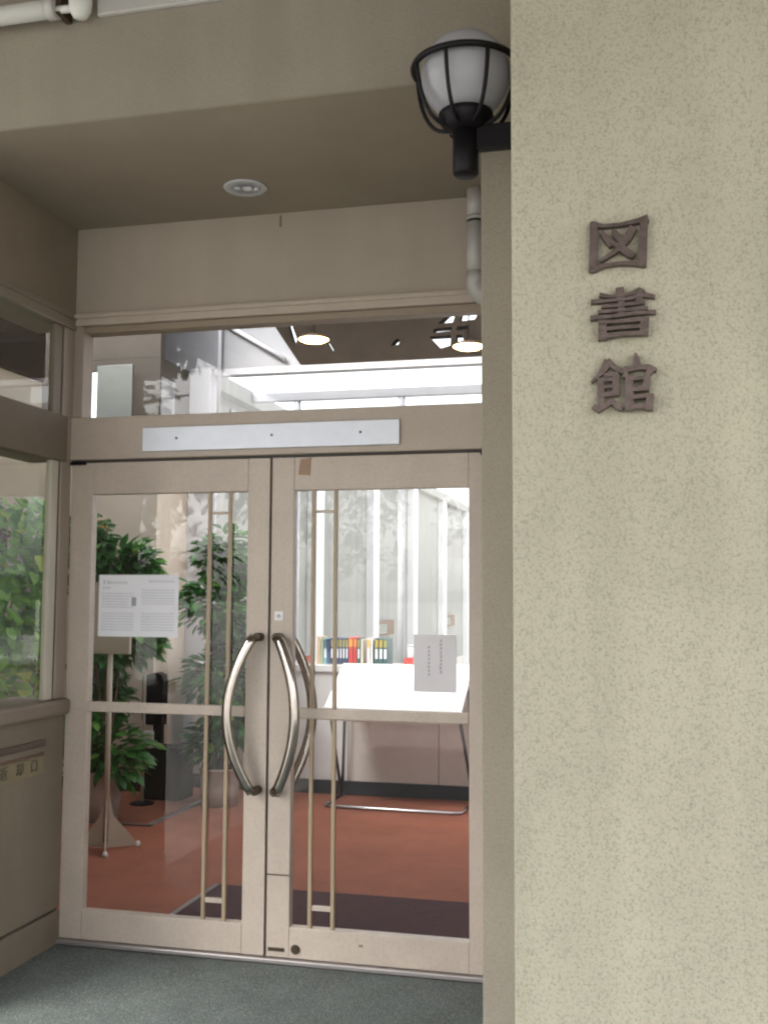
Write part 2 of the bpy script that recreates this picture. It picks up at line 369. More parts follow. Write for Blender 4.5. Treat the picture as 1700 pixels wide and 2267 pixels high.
# ================================================================== DOOR LEAVES
def handle(parent, x0, dx, y0, y1, name='pull_handle'):
    pts = []
    for i in range(25):
        u = i / 24; a = math.sin(math.pi * u)
        k = a ** 0.85
        pts.append((x0 + dx * k, y0 + (y1 - y0) * k, 1.388 - 0.676 * u))
    h = part(name, MB().tube(pts, 0.0235, 14, flat=0.55, ref=(0, 1, 0)), CHROME, parent)
    for z in (1.383, 0.717):
        s = 1 if y0 > 0.04 else -1
        br = MB().cyl((x0 + (0.008 if dx < 0 else -0.008), (0.001 if s < 0 else 0.049), z), 0.019, 0.058, 'Y', 16, 0.003) if s < 0 else \
            MB().cyl((x0, 0.1065, z), 0.019, 0.058, 'Y', 16, 0.003)
        part('handle_bracket', br, DARKMET, h)
    return h
def leaf(x0, x1, sl, sr, bars, label):
    t = thing('door_leaf', ((x0 + x1) / 2, 0, 0.012), label, 'door')
    y0, y1 = 0.0, 0.048
    part('stile', B(x0, x0 + sl, y0, y1, 0.010, 2.183, bev=0.003), DOORP, t)
    part('stile', B(x1 - sr, x1, y0, y1, 0.010, 2.183, bev=0.003), DOORP, t)
    a, b = x0 + sl, x1 - sr
    part('top_rail', B(a + .0005, b - .0005, y0, y1, 2.034, 2.183, bev=0.003), DOORP, t)
    part('bottom_rail', B(a + .0005, b - .0005, y0, y1, 0.010, 0.139, bev=0.003), DOORP, t)
    part('glass_pane', B(a, b, 0.024, 0.030, 0.1395, 2.0335), GLASS, t)
    part('mid_rail', B(a + .0005, b - .0005, -0.004, 0.0235, 1.030, 1.075, bev=0.004), DOORP, t)
    for bx in bars:
        part('glazing_bar', B(bx - 0.008, bx + 0.008, 0.004, 0.0232, 1.0755, 2.0335, bev=0.002), mat('bar_paint', (0.40, 0.31, 0.21), 0.45) if 'bar_paint' not in bpy.data.materials else bpy.data.materials['bar_paint'], t)
        part('glazing_bar', B(bx - 0.008, bx + 0.008, 0.004, 0.0232, 0.1395, 1.0295, bev=0.002), bpy.data.materials['bar_paint'], t)
    for z, h in ((1.939, 0.006), (0.224, 0.010)):
        part('cross_bar', B(bars[0] + 0.0085, bars[1] - 0.0085, 0.008, 0.023, z - h, z + h, bev=0.002), DOORP, t)
    return t
L1 = leaf(-2.598, -1.611, 0.112, 0.103, (-1.900, -1.802), 'left glass door leaf with a large white notice on it')
L2 = leaf(-1.600, -0.592, 0.104, 0.120, (-1.407, -1.305), 'right glass door leaf with brown tape and a small lock')
handle(L1, -1.653, -0.105, -0.060, -0.105); handle(L2, -1.548, 0.100, -0.060, -0.105)
handle(L1, -1.653, -0.105, 0.108, 0.150); handle(L2, -1.548, 0.100, 0.108, 0.150)
part('pivot_hinge', B(-2.600, -2.520, -0.020, -0.001, 2.172, 2.186, bev=0.004), BLACKM, L1)
part('pivot_hinge', MB().cyl((-0.640, -0.001, 2.181), 0.020, 0.022, 'Y', 16, 0.004), BLACKM, L2)
part('meeting_seal', B(-1.6105, -1.6005, 0.012, 0.04, 0.012, 2.182), SEAL, L1)
lk = part('lock_plate', B(-1.580, -1.538, -0.006, -0.0005, 1.455, 1.497, bev=0.003), WHITE, L2)
part('thumb_turn', MB().cyl((-1.559, -0.0055, 1.476), 0.009, 0.006, 'Y', 14), mat('grey_lock', (0.35, 0.35, 0.36), 0.4, metal=0.6), lk)
part('floor_lock', MB().cyl((-1.465, -0.001, 0.050), 0.020, 0.010, 'Y', 18, 0.003), DARKMET, L2)
part('lock_slot', B(-1.590, -1.515, -0.002, 0.004, 0.034, 0.050), DARKMET, L2)
part('rail_seam', B(-1.599, -1.497, -0.0015, 0.004, 0.354, 0.360), DARKMET, L2)
part('paint_chip', B(-1.185, -1.165, -0.0012, 0.002, 0.082, 0.092), LABELP, L2)
t = tag(B(-2.60, -0.589, -0.028, 0.06, -0.011, 0.008, bev=0.003).build('door_sill', BRASS), 'thin worn metal sill strip under the double doors', 'sill')

# packing tape
t = tag(MB().poly([(-1.468, 2.172), (-1.412, 2.180), (-1.402, 2.192), (-1.418, 2.172), (-1.421, 2.100), (-1.478, 2.104)], [], -0.0018, -0.0004).build('tape_strip', TAPE), 'torn piece of brown packing tape at the top of the right door', 'tape')

# notices on the glass
t = thing('door_notice', (-2.25, 0.02, 1.37), 'large white landscape notice stuck on the left door glass', 'notice')
part('sheet', B(-2.452, -2.052, 0.0205, 0.0215, 1.374, 1.658), PAPER, t)
pr = MB(); rnd = random.Random(3)
def textline(x0, x1, z, h, y):
    x = x0
    while x < x1:
        wd = h * rnd.uniform(0.6, 1.0)
        for q in range(3):
            zz = z + (q - 1) * h * 0.38
            pr.box(x, x + wd * rnd.uniform(0.5, 1), y, y + 0.0003, zz - h * 0.07, zz + h * 0.07)
        xx = x + wd * rnd.uniform(.2, .7)
        pr.box(xx, xx + h * 0.12, y - 0.0001, y + 0.0003, z - h * 0.45, z + h * 0.45)
        x += h * 1.1
textline(-2.43, -2.41, 1.624, 0.018, 0.0200); textline(-2.40, -2.31, 1.622, 0.011, 0.0200); textline(-2.20, -2.08, 1.628, 0.009, 0.0200)
textline(-2.43, -2.40, 1.598, 0.012, 0.0200)
for i in range(6): textline(-2.435, -2.30 if 1 < i < 5 else -2.27, 1.572 - i * 0.0125, 0.006, 0.0200)
for i in range(6): textline(-2.235, -2.075, 1.588 - i * 0.0125, 0.006, 0.0200)
for i in range(7): textline(-2.435, -2.27, 1.480 - i * 0.0125, 0.006, 0.0200)
for i in range(7): textline(-2.235, -2.075, 1.480 - i * 0.0125, 0.006, 0.0200)
pr.box(-2.285, -2.262, 0.0200, 0.0203, 1.515, 1.555)
part('print', pr, INK, t)
t = thing('small_notice', (-0.86, 0.02, 1.16), 'grey-white upright paper with two columns of writing on the right door', 'notice')
part('sheet', B(-0.954, -0.768, 0.0205, 0.0215, 1.158, 1.402), mat('grey_white_paper', (0.78, 0.76, 0.80), 0.8, var=0.04), t)  # slightly greyer sheet than the left notice
pr = MB(); rnd = random.Random(9)
def glyph(x, z, s, y=0.0200):
    for q in range(3):
        zz = z + (q - 1) * s * 0.33 + rnd.uniform(-.05, .05) * s
        pr.box(x - s * rnd.uniform(.25, .48), x + s * rnd.uniform(.25, .48), y, y + 0.0003, zz - s * 0.055, zz + s * 0.055)
    for q in range(2):
        xx = x + rnd.uniform(-.3, .3) * s
        pr.box(xx - s * 0.06, xx + s * 0.06, y - 0.0002 * (q + 1), y + 0.0003, z - s * rnd.uniform(.2, .48), z + s * rnd.uniform(.2, .48))
FINK = mat('faded_ink', (0.24, 0.25, 0.28), 0.8)
for i in range(9): glyph(-0.836, 1.376 - i * 0.0165, 0.0135)
part('print_column', pr, FINK, t); pr = MB()
for i in range(8): glyph(-0.888, 1.348 - i * 0.0165, 0.0125)
part('print_column', pr, FINK, t)

# ================================================================== PORCH FITTINGS
# round downlight
t = thing('ceiling_downlight', (-1.622, -0.327, 3.309), 'round recessed downlight in the porch ceiling', 'light')
part('trim_ring', MB().lathe([(0.066, 0.0), (0.090, -0.004), (0.094, 0.0), (0.090, 0.003), (0.066, 0.003)], (-1.622, -0.327, 3.3055), 36), mat('white_trim', (0.62, 0.64, 0.66), 0.4), t)
part('reflector', MB().lathe([(0.066, 0.0035), (0.060, -0.001), (0.045, 0.002), (0.0, 0.003)], (-1.622, -0.327, 3.305), 36), mat('satin_reflector', (0.55, 0.57, 0.60), 0.5, metal=0.3, var=0.4, scale=18), t)
part('lamp', MB().lathe([(0.0, -0.012), (0.020, -0.008), (0.028, 0.0), (0.0, 0.002)], (-1.612, -0.320, 3.304), 20), mat('lamp_bulb', (0.6, 0.62, 0.64), 0.2), t)
part('socket', MB().lathe([(0.0, -0.008), (0.012, -0.006), (0.014, 0.0), (0.0, 0.002)], (-1.655, -0.335, 3.3045), 16), STEELG, t)
part('socket', MB().lathe([(0.0, -0.008), (0.012, -0.006), (0.014, 0.0), (0.0, 0.002)], (-1.578, -0.31, 3.3045), 16), STEELG, t)

# downpipe
t = thing('rain_downpipe', (-0.667, -0.08, 2.82), 'grey plastic downpipe running down from the porch ceiling beside the pier', 'pipe')
px, py, pr_ = -0.667, -0.080, 0.0385
part('pipe', MB().tube([(px, py, 3.308), (px, py, 3.19)], pr_, 20), PIPE, t)
part('pipe', MB().tube([(px, py, 3.162), (px, py, 2.925)], pr_, 20), PIPE, t)
part('coupling', MB().tube([(px, py, 3.190), (px, py, 3.172)], pr_ + 0.0045, 20), PIPE, t)
part('coupling_gap', MB().tube([(px, py, 3.172), (px, py, 3.1645)], pr_ - 0.002, 20), SEAL, t)
el = [(px, py, 2.948)] + [(px + 0.075 * (1 - math.cos(a)), py, 2.905 - 0.075 * math.sin(a)) for a in [R(k) for k in range(0, 61, 10)]]
el.append((el[-1][0] + 0.06, py, el[-1][2] - 0.035))
part('elbow', MB().tube(el, pr_ + 0.003, 20), PIPE, t)

# white pipe across the fascia top
t = thing('fascia_pipe', (-2.1, -1.13, 3.71), 'white plastic pipe with a coupling and elbow on the fascia, top left corner', 'pipe')
part('pipe', MB().tube([(-4.6, -1.13, 3.712), (-2.085, -1.13, 3.712)], 0.034, 20), WPIPE, t)
part('coupling', MB().tube([(-2.090, -1.13, 3.712), (-2.055, -1.13, 3.712)], 0.040, 20), PIPE, t)
part('thin_pipe', MB().tube([(-2.056, -1.13, 3.705), (-1.985, -1.13, 3.703)], 0.014, 14), WPIPE, t)
part('elbow', MB().lathe([(0, -0.045), (0.026, -0.04), (0.040, -0.015), (0.042, 0.02), (0.036, 0.05), (0, 0.06)], (-1.965, -1.12, 3.712), 20), WPIPE, t)
part('bracket', B(-2.06, -2.035, -1.14, -1.051, 3.69, 3.80, bev=0.004), DARKMET, t)
t = tag(B(-1.925, -1.30, -1.075, -1.0505, 3.700, 3.80, bev=0.006).build('drip_flashing', PIPE), 'pale flashing strip continuing from the white pipe along the fascia top', 'flashing')

# globe wall lamp
LC = Vector((-0.520, -1.25, 3.235))
t = thing('wall_lamp', (LC.x, LC.y, 2.88), 'black caged opal globe lamp on an arm from the pillar side', 'lamp')
gr = 0.141
part('globe', MB().lathe([(gr * math.sin(R(a)), -gr * math.cos(R(a))) for a in range(0, 181, 9)], LC + Vector((0, 0, -0.020)), 40), OPAL, t)
rr = 0.166
part('cage_ring', MB().tube([(LC.x + rr * math.cos(R(a)), LC.y + rr * math.sin(R(a)), LC.z + 0.002) for a in range(0, 360, 8)], 0.0105, 10, closed=True), BLACKM, t)
for k in range(8):
    a = R(k * 45 - 102)
    pts = []
    for i in range(13):
        u = i / 12
        r_ = 0.05 + (rr - 0.05) * max(0.0, math.cos(u * 1.5707)) ** 0.75
        z_ = 0.002 - 0.192 * math.sin(u * 1.5708) ** 1.15
        pts.append((LC.x + r_ * math.cos(a), LC.y + r_ * math.sin(a), LC.z + z_))
    part('cage_rib', MB().tube(pts, 0.0068, 8), BLACKM, t)
part('cup', MB().lathe([(0.0, -0.205), (0.045, -0.203), (0.072, -0.188), (0.088, -0.160), (0.086, -0.145), (0.07, -0.142), (0.0, -0.150)], LC, 32), BLACKM, t)
part('stem', MB().lathe([(0.0, -0.347), (0.036, -0.345), (0.041, -0.339), (0.041, -0.195), (0.0, -0.190)], LC, 28), BLACKM, t)
part('arm', B(LC.x + 0.02, -0.3425, LC.y - 0.016, LC.y + 0.016, 2.965, 3.046, bev=0.004), BLACKM, t)
part('wall_plate', B(-0.356, -0.3425, LC.y - 0.05, LC.y + 0.05, 2.94, 3.07, bev=0.003), BLACKM, t)

# bronze characters on the pillar
def gx(p): return -0.1245 + 0.000270 * (p - 255)
def gz(p): return 2.594 - 0.000294 * (p - 205)
def glyph_obj(strokes, label):
    mb = MB(); n = 0
    for st in strokes:
        P = [(gx(a), gz(b)) for a, b, _ in st]; W = [c * 0.000282 / 2 for _, _, c in st]
        lft, rgt = [], []
        for i in range(len(P)):
            a = Vector(P[max(i - 1, 0)]); b = Vector(P[min(i + 1, len(P) - 1)]); d = (b - a).normalized(); nn = Vector((-d.y, d.x))
            lft.append(Vector(P[i]) + nn * W[i]); rgt.append(Vector(P[i]) - nn * W[i])
        mb.poly([(v.x, v.y) for v in lft + rgt[::-1]], [], -1.5505 - 0.020 - 0.0009 * n, -1.5505); n += 1
    bmesh.ops.remove_doubles(mb.bm, verts=mb.bm.verts[:], dist=0.00005)
    return tag(mb.build('sign_character', BRONZE), label, 'sign letter', 'bronze sign characters on the pillar')
glyph_obj([[(295, 205, 70), (296, 440, 84), (282, 680, 70)], [(270, 225, 60), (400, 252, 34), (560, 250, 36), (740, 226, 50), (835, 205, 70)],
           [(795, 215, 75), (780, 440, 82), (770, 655, 78)], [(262, 665, 52), (400, 628, 34), (560, 618, 34), (700, 628, 44), (800, 645, 48)],
           [(372, 305, 40), (425, 380, 70), (470, 452, 44)], [(490, 295, 40), (530, 360, 66), (560, 415, 40)],
           [(690, 285, 78), (620, 400, 72), (520, 495, 46), (360, 590, 26)], [(490, 430, 40), (570, 480, 70), (640, 530, 72), (690, 560, 56)]],
          'bronze character 図, topmost of three on the stucco pillar')
glyph_obj([[(545, 845, 80), (560, 960, 66), (560, 1125, 56)], [(345, 905, 44), (450, 925, 30), (640, 915, 30), (740, 885, 62), (775, 915, 60)],
           [(258, 965, 40), (380, 968, 32), (640, 955, 34), (800, 930, 44), (890, 955, 30)], [(740, 890, 62), (735, 1000, 62)], [(365, 1018, 34), (550, 1018, 28), (790, 1000, 30)],
           [(330, 1070, 36), (550, 1065, 30), (820, 1058, 34)], [(252, 1122, 44), (450, 1118, 34), (700, 1100, 36), (895, 1098, 34)],
           [(372, 1150, 78), (372, 1335, 84)], [(790, 1145, 80), (775, 1310, 84)], [(340, 1170, 34), (560, 1172, 28), (800, 1165, 34)], [(340, 1240, 26), (560, 1236, 24), (800, 1230, 26)], [(335, 1310, 46), (560, 1290, 34), (790, 1290, 44)]],
          'bronze character 書, middle of three on the stucco pillar')
glyph_obj([[(430, 1530, 90), (370, 1620, 60), (255, 1728, 18)], [(410, 1525, 60), (480, 1590, 52), (570, 1640, 50)], [(380, 1668, 40), (520, 1655, 40)],
           [(350, 1690, 62), (348, 1980, 66)], [(500, 1660, 62), (495, 1860, 64)], [(350, 1712, 34), (500, 1705, 34)], [(350, 1778, 30), (500, 1772, 30)], [(350, 1850, 38), (500, 1845, 38)],
           [(275, 1950, 50), (320, 1985, 60), (450, 1925, 36)], [(450, 1905, 36), (510, 1960, 66), (560, 1990, 36)],
           [(690, 1475, 24), (700, 1530, 60), (715, 1610, 66)], [(575, 1632, 46), (720, 1612, 40), (810, 1610, 56), (895, 1640, 30)], [(592, 1595, 40), (592, 1700, 50)], [(845, 1620, 70), (800, 1690, 40)],
           [(628, 1690, 72), (628, 2005, 84)], [(630, 1718, 34), (830, 1705, 34)], [(800, 1690, 62), (790, 1830, 62)], [(630, 1818, 36), (810, 1812, 36)],
           [(630, 1890, 34), (860, 1875, 34)], [(830, 1865, 70), (815, 2010, 78)], [(630, 1975, 40), (840, 1970, 42)]],
          'bronze character 館, lowest of three on the stucco pillar')

# ================================================================== LOBBY SHELL
t = thing('lobby_back_wall', (-5.2, 3.45, 0), 'beige lobby wall behind the potted plants, brown above', 'wall')
wa = part('wall_face', MB().poly([(-7.0, 0.0), (-3.83, 0.0), (-3.83, 2.72), (-7.0, 2.72)], [], 3.45, 4.10), INWALL, t)
part('upper_wall', MB().poly([(-7.0, 2.722), (-3.83, 2.722), (-3.83, 3.53), (-7.0, 3.53)], [[(-4.522, 2.85), (-4.402, 2.85), (-4.402, 3.44), (-4.522, 3.44)]], 3.452, 3.51), BROWNP, t)
part('upper_return', B(-3.93, -3.8301, 3.511, 4.098, 2.722, 3.5299), BROWNP, t)
part('bulkhead', B(-7.0, -3.832, 3.452, 3.53, 3.532, 4.69), BROWNP, t)
part('wall_panel', B(-4.398, -4.075, 3.440, 3.4515, 2.85, 3.48, bev=0.003), mat('grey_wall_panel', (0.25, 0.265, 0.255), 0.5, var=0.08), t)
part('wall_panel', B(-3.8295, -3.820, 3.47, 3.72, 2.75, 3.37, bev=0.003), mat('lavender_panel', (0.34, 0.34, 0.37), 0.5, var=0.05), t)
part('skirting', B(-5.4, -3.83, 3.432, 3.4495, 0.0, 0.09), SKIRT, t)
t = tag(B(-4.40, -4.20, -1.0, 2.3, 0.0, 3.1).build('garden_room_wall', mat('garden_room_paint', (0.46, 0.40, 0.33), 0.8, var=0.05)), 'beige wall behind the ivy seen through the side window', 'wall')
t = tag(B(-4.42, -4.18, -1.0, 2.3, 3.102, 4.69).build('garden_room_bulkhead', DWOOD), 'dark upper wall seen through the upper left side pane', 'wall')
t = tag(B(-7.0, -4.402, 2.1, 2.3, 0.0, 4.69).build('lobby_return_wall', INWALL), 'lobby return wall left of the plants', 'wall')
t = tag(B(-7.2, -7.0, 2.3, 4.1, 0.0, 4.69).build('lobby_left_wall', INWALL), 'far left lobby wall beyond the plants', 'wall')
t = tag(B(-7.2, -2.802, -1.049, -0.95, -0.09, 3.30).build('garden_room_front_wall', STUCCO2), 'rendered front wall left of the porch side window', 'wall')
t = tag(B(0.9, 1.1, 0.302, 5.2, 0.0, 4.69).build('lobby_right_wall', INWHITE), 'white lobby wall behind the pier on the right', 'wall')
t = tag(B(-2.72, 1.1, 0.002, 0.138, 3.401, 4.69).build('lobby_front_upper_wall', INWALL), 'inner upper wall over the doors', 'wall')
# lobby roof with a long skylight opening
t = thing('lobby_roof', (-1.5, 2, 4.7), 'flat lobby roof with skylights over the red floor', 'roof')
part('roof_slab', MB().poly([(-7.2, -0.88), (1.1, -0.88), (1.1, 4.2), (-7.2, 4.2)], [[(-6.4, 0.6), (0.7, 0.6), (0.7, 3.5), (-6.4, 3.5)], [(-4.15, -0.8), (-2.85, -0.8), (-2.85, 0.5), (-4.15, 0.5)]], 0, 0.15), INWHITE, t)
rs = [c for c in COL.objects if c.name.startswith('roof_slab')][-1]
rs.data.transform(Matrix(((1, 0, 0, 0), (0, 0, 1, 0), (0, 1, 0, 4.70), (0, 0, 0, 1))))
part('skylight_pane', B(-6.4, 0.7, 0.6, 3.5, 4.86, 4.87), GLASS, t)
part('skylight_pane', B(-4.15, -2.85, -0.8, 0.5, 4.86, 4.87), GLASS, t)

# gable spandrel above the back glazing
t = thing('gable_wall', (-2, 4.1, 3.55), 'upper lobby end wall, white on the left and dark boards on the right', 'wall')
part('white_panel', MB().poly([(-4.6, 3.557), (-2.83, 3.557), (-2.866, 3.605), (-3.60, 4.69), (-4.6, 4.69)], [], 4.10, 4.20), mat('upper_wall_paint', (0.36, 0.36, 0.385), 0.75, var=0.06, scale=2), t)
holes = [[(-1.700, 3.745), (-1.60, 3.640), (-1.520, 3.660), (-1.515, 3.745)], [(-1.672, 3.775), (-1.512, 3.785), (-1.508, 3.815), (-1.655, 3.810)],
         [(-1.625, 3.850), (-1.500, 3.855), (-1.470, 3.945), (-1.53, 3.935)], [(-1.445, 3.860), (-1.315, 3.870), (-1.262, 3.955), (-1.425, 3.95)],
         [(-1.470, 3.785), (-1.375, 3.790), (-1.365, 3.82), (-1.462, 3.815)], [(-1.475, 3.655), (-1.41, 3.70), (-1.42, 3.745), (-1.472, 3.745)],
         [(-2.030, 3.680), (-1.965, 3.690), (-1.950, 3.725), (-1.975, 3.745), (-2.005, 3.725)],
         [(-2.985, 4.02), (-2.955, 4.02), (-2.865, 3.785), (-2.880, 3.720), (-2.905, 3.760)], [(-2.90, 4.02), (-2.86, 4.02), (-2.825, 3.935), (-2.845, 3.885)],
         [(-2.61, 3.760), (-2.585, 3.755), (-2.53, 3.665), (-2.548, 3.660)]]
part('dark_boarding', MB().poly([(-2.828, 3.557), (1.0, 3.557), (1.0, 4.69), (-3.597, 4.69), (-2.863, 3.605)], holes, 4.095, 4.205), DWOOD, t)
part('grid_mullion', B(-1.72, -1.25, 4.14, 4.15, 3.744, 3.776), DWOOD, t)
part('sloping_trim', MB().tube([(-3.56, 4.07, 3.975), (-2.965, 4.07, 3.607)], 0.020, 8), STEELG, t)
t = tag(MB().tube([(-3.560, 4.06, 4.68), (-3.566, 4.06, 3.12)], 0.017, 10).build('hanger_rod', STEELG), 'slim dark grey rod hanging in front of the white upper wall', 'rod')
t = tag(B(-3.828, -3.632, 4.03, 4.22, 0.0, 3.553, bev=0.004).build('lobby_pillar', INWHITE), 'white square pillar at the left end of the back glazing', 'pillar')

# back glazing: head beam, sill counter, pane
t = thing('back_glazing', (-1.5, 4.16, 1.0), 'large clear back window of the lobby above the counter', 'window')
part('head_beam', B(-3.63, 1.0, 4.10, 4.22, 3.500, 3.556), INWHITE, t)
part('pane', B(-3.63, 1.0, 4.155, 4.163, 1.02, 3.4995), GLASS, t)

t = thing('low_counter', (-1.5, 3.9, 0), 'long white-topped counter with grey panels along the back window', 'counter')
part('counter_top', B(-3.63, 0.9, 3.73, 4.15, 0.960, 1.014, bev=0.004), WHITE, t)
xs = [-3.62, -3.18, -2.735, -2.285, -1.55, -0.8, 0.0, 0.88]
for i, (a, b) in enumerate(zip(xs, xs[1:])):
    part('front_panel', B(a + 0.003, b - 0.003, 3.752, 3.77, 0.107, 0.9595, bev=0.002), WHITE if i == 2 else PANELG, t)
part('carcass', B(-3.62, 0.88, 3.772, 4.12, 0.0, 0.9585), SEAL, t)
part('skirting', B(-3.62, 0.88, 3.735, 3.771, 0.001, 0.106), SKIRT, t)

# folders and books on the counter
def folder(x0, x1, h, col, top, labcol, name, label, cat='binder', y0=3.86, d=0.2, lab=True):
    t = thing(name, ((x0 + x1) / 2, y0 + d / 2, 1.0145), label, cat, 'folders and books lined up on the counter')
    key = 'cover_%.2f_%.2f_%.2f' % col
    mm = bpy.data.materials.get(key) or mat(key, col, 0.45, var=0.05)
    part('cover', B(x0 + .001, x1 - .001, y0, y0 + d, 1.0145, 1.0145 + h, bev=0.002), mm, t)
    if lab:
        key = 'label_%.2f_%.2f_%.2f' % labcol
        ml = bpy.data.materials.get(key) or mat(key, labcol, 0.6)
        part('spine_label', B(x0 + .006, x1 - .006, y0 - .0015, y0 - .0003, 1.0145 + h * 0.24, 1.0145 + h * 0.60), ml, t)
    if top:
        key = 'band_%.2f_%.2f_%.2f' % top
        mt_ = bpy.data.materials.get(key) or mat(key, top, 0.6)
        part('top_band', B(x0 + .004, x1 - .004, y0 - .0013, y0 - .0003, 1.0145 + h * 0.66, 1.0145 + h * 0.94), mt_, t)
    return t
NAVY = (0.05, 0.07, 0.14); OLIVE = (0.32, 0.30, 0.10); RED = (0.55, 0.06, 0.06); WLAB = (0.75, 0.78, 0.85)
k = 0.975
def fx_(a): return -2.585 + (a - 430) * (2.52 - 1.92) / 465 - 0.0
specs = [(430, 455, 0.222, (0.70, 0.52, 0.36), None, WLAB, 'book', 'peach-coloured book at the left end of the row on the counter', 'book', False),
         (456, 474, 0.205, (0.45, 0.55, 0.40), None, WLAB, 'book', 'thin pale green book between the peach and the teal one', 'book', False),
         (475, 500, 0.208, (0.20, 0.42, 0.50), (0.15, 0.20, 0.28), WLAB, 'binder', 'pale teal binder just left of the navy group', 'binder', True),
         (501, 520, 0.208, (0.10, 0.13, 0.25), None, WLAB, 'binder', 'plain dark blue binder behind the glazing bar, left of the labelled ones', 'binder', False)]
x = 521
for i in range(6):
    specs.append((x, x + 19, 0.212, NAVY, OLIVE, WLAB, 'binder', 'navy binder with olive band and white spine label, %s of six together' % ('first', 'second', 'third', 'fourth', 'fifth', 'last')[i], 'binder', True)); x += 19.6
specs += [(640, 668, 0.220, RED, (0.85, 0.35, 0.05), RED, 'binder', 'bright red binder with an orange band, left one of the red pair', 'binder', False),
          (669, 694, 0.218, (0.50, 0.05, 0.05), (0.75, 0.25, 0.04), RED, 'binder', 'deep red binder with an orange band, right one of the red pair', 'binder', False),
          (696, 716, 0.212, (0.04, 0.10, 0.09), OLIVE, WLAB, 'binder', 'dark green binder right beside the red pair', 'binder', True),
          (718, 734, 0.205, (0.62, 0.60, 0.50), None, WLAB, 'book', 'cream book between the dark green and the pink binder', 'book', False),
          (757, 780, 0.215, (0.70, 0.60, 0.62), (0.75, 0.45, 0.08), (0.72, 0.68, 0.72), 'binder', 'pale pink binder with a yellow band standing slightly apart', 'binder', True),
          (782, 798, 0.205, (0.72, 0.72, 0.72), None, WLAB, 'book', 'white book beside the pale pink binder', 'book', False),
          (808, 834, 0.215, (0.04, 0.11, 0.12), (0.45, 0.34, 0.05), WLAB, 'binder', 'teal-black binder with yellow band, first of three at the right end', 'binder', True),
          (836, 862, 0.215, (0.04, 0.11, 0.12), (0.45, 0.34, 0.05), WLAB, 'binder', 'teal-black binder with yellow band, middle of three at the right end', 'binder', True),
          (864, 890, 0.212, (0.04, 0.11, 0.12), (0.30, 0.30, 0.08), WLAB, 'binder', 'teal-black binder with olive band, last of three at the right end', 'binder', True)]
for a, b, h, c, tp, lc, nm, lbl, cat, lb in specs:
    folder(fx_(a), fx_(b), h, c, tp, lc, nm, lbl, cat, lab=lb)
REDB = mat('red_plastic', (0.60, 0.07, 0.06), 0.4)
def tray(x0, x1, label):
    t = thing('red_tray', ((x0 + x1) / 2, 3.92, 1.0145), label, 'tray', 'red trays on the counter')
    part('base', B(x0, x1, 3.85, 4.0, 1.0147, 1.024), REDB, t)
    part('front', B(x0, x1, 3.846, 3.8495, 1.0147, 1.072), REDB, t)
    part('back', B(x0, x1, 4.0005, 4.004, 1.0147, 1.072), REDB, t)
    part('side', B(x0, x0 + 0.004, 3.85, 4.0, 1.0242, 1.072), REDB, t); part('side', B(x1 - 0.004, x1, 3.85, 4.0, 1.0242, 1.072), REDB, t)
tray(-2.745, -2.655, 'small red tray on the counter, left of the row of books')
tray(-1.852, -1.778, 'small red tray on the counter, right of the row of books')
t = thing('clear_box', (-1.815, 4.03, 1.0145), 'pale plastic box standing behind the right red tray', 'box')
part('body', B(-1.86, -1.78, 4.02, 4.10, 1.0147, 1.16, bev=0.005), mat('pale_plastic', (0.6, 0.66, 0.68), 0.3), t)
part('lid', B(-1.863, -1.777, 4.017, 4.103, 1.161, 1.172, bev=0.003), mat('pale_lid', (0.5, 0.55, 0.58), 0.4), t)

# slanted white reading desk with chrome sled legs
t = thing('reading_desk', (-1.79, 3.4, 0), 'white slant-topped reading desk on thin tube legs in front of the counter', 'desk')
part('top', MB().poly([(3.14, 0.722), (3.70, 1.035), (3.70, 0.995), (3.152, 0.690)], [], -2.31, -1.275, 'X'), WHITE, t)
part('front_lip', B(-2.312, -1.273, 3.118, 3.138, 0.690, 0.748, bev=0.004), WHITE, t)
for i, (a, b) in enumerate(((-1.60, -1.48), (-1.45, -1.36))):
    o = part('document', B(a, b, -0.11, 0.11, 0.0, 0.003), mat('sheet_%d' % i, (0.72, 0.74, 0.86), 0.7), t)
    o.matrix_parent_inverse = Matrix.Identity(4); o.parent = None
    o.data.transform(Matrix.Translation((0, 3.33, 0.8305)) @ Matrix.Rotation(math.atan2(0.313, 0.56), 4, 'X'))
    o.parent = t; o.matrix_parent_inverse = t.matrix_world.inverted()
def sled(x, s):
    part('leg', MB().tube([(x, 3.22, 0.715), (x + s * 0.02, 3.45, 0.35), (x + s * 0.03, 3.66, 0.03)], 0.0125, 10), DTUBE, t)
    part('leg', MB().tube([(x, 3.66, 0.99), (x + s * 0.03, 3.672, 0.03)], 0.0125, 10), DTUBE, t)
sled(-2.275, -1); sled(-1.30, 1)
part('sled_tube', MB().tube([(-2.305, 3.66, 0.013), (-2.312, 3.30, 0.013), (-2.30, 3.22, 0.013), (-2.26, 3.20, 0.013), (-1.34, 3.18, 0.013), (-1.285, 3.20, 0.013), (-1.268, 3.28, 0.013), (-1.27, 3.66, 0.013)], 0.0125, 10), TUBE, t)
part('apron', B(-2.27, -1.31, 3.20, 3.215, 0.64, 0.712), PANELG, t)

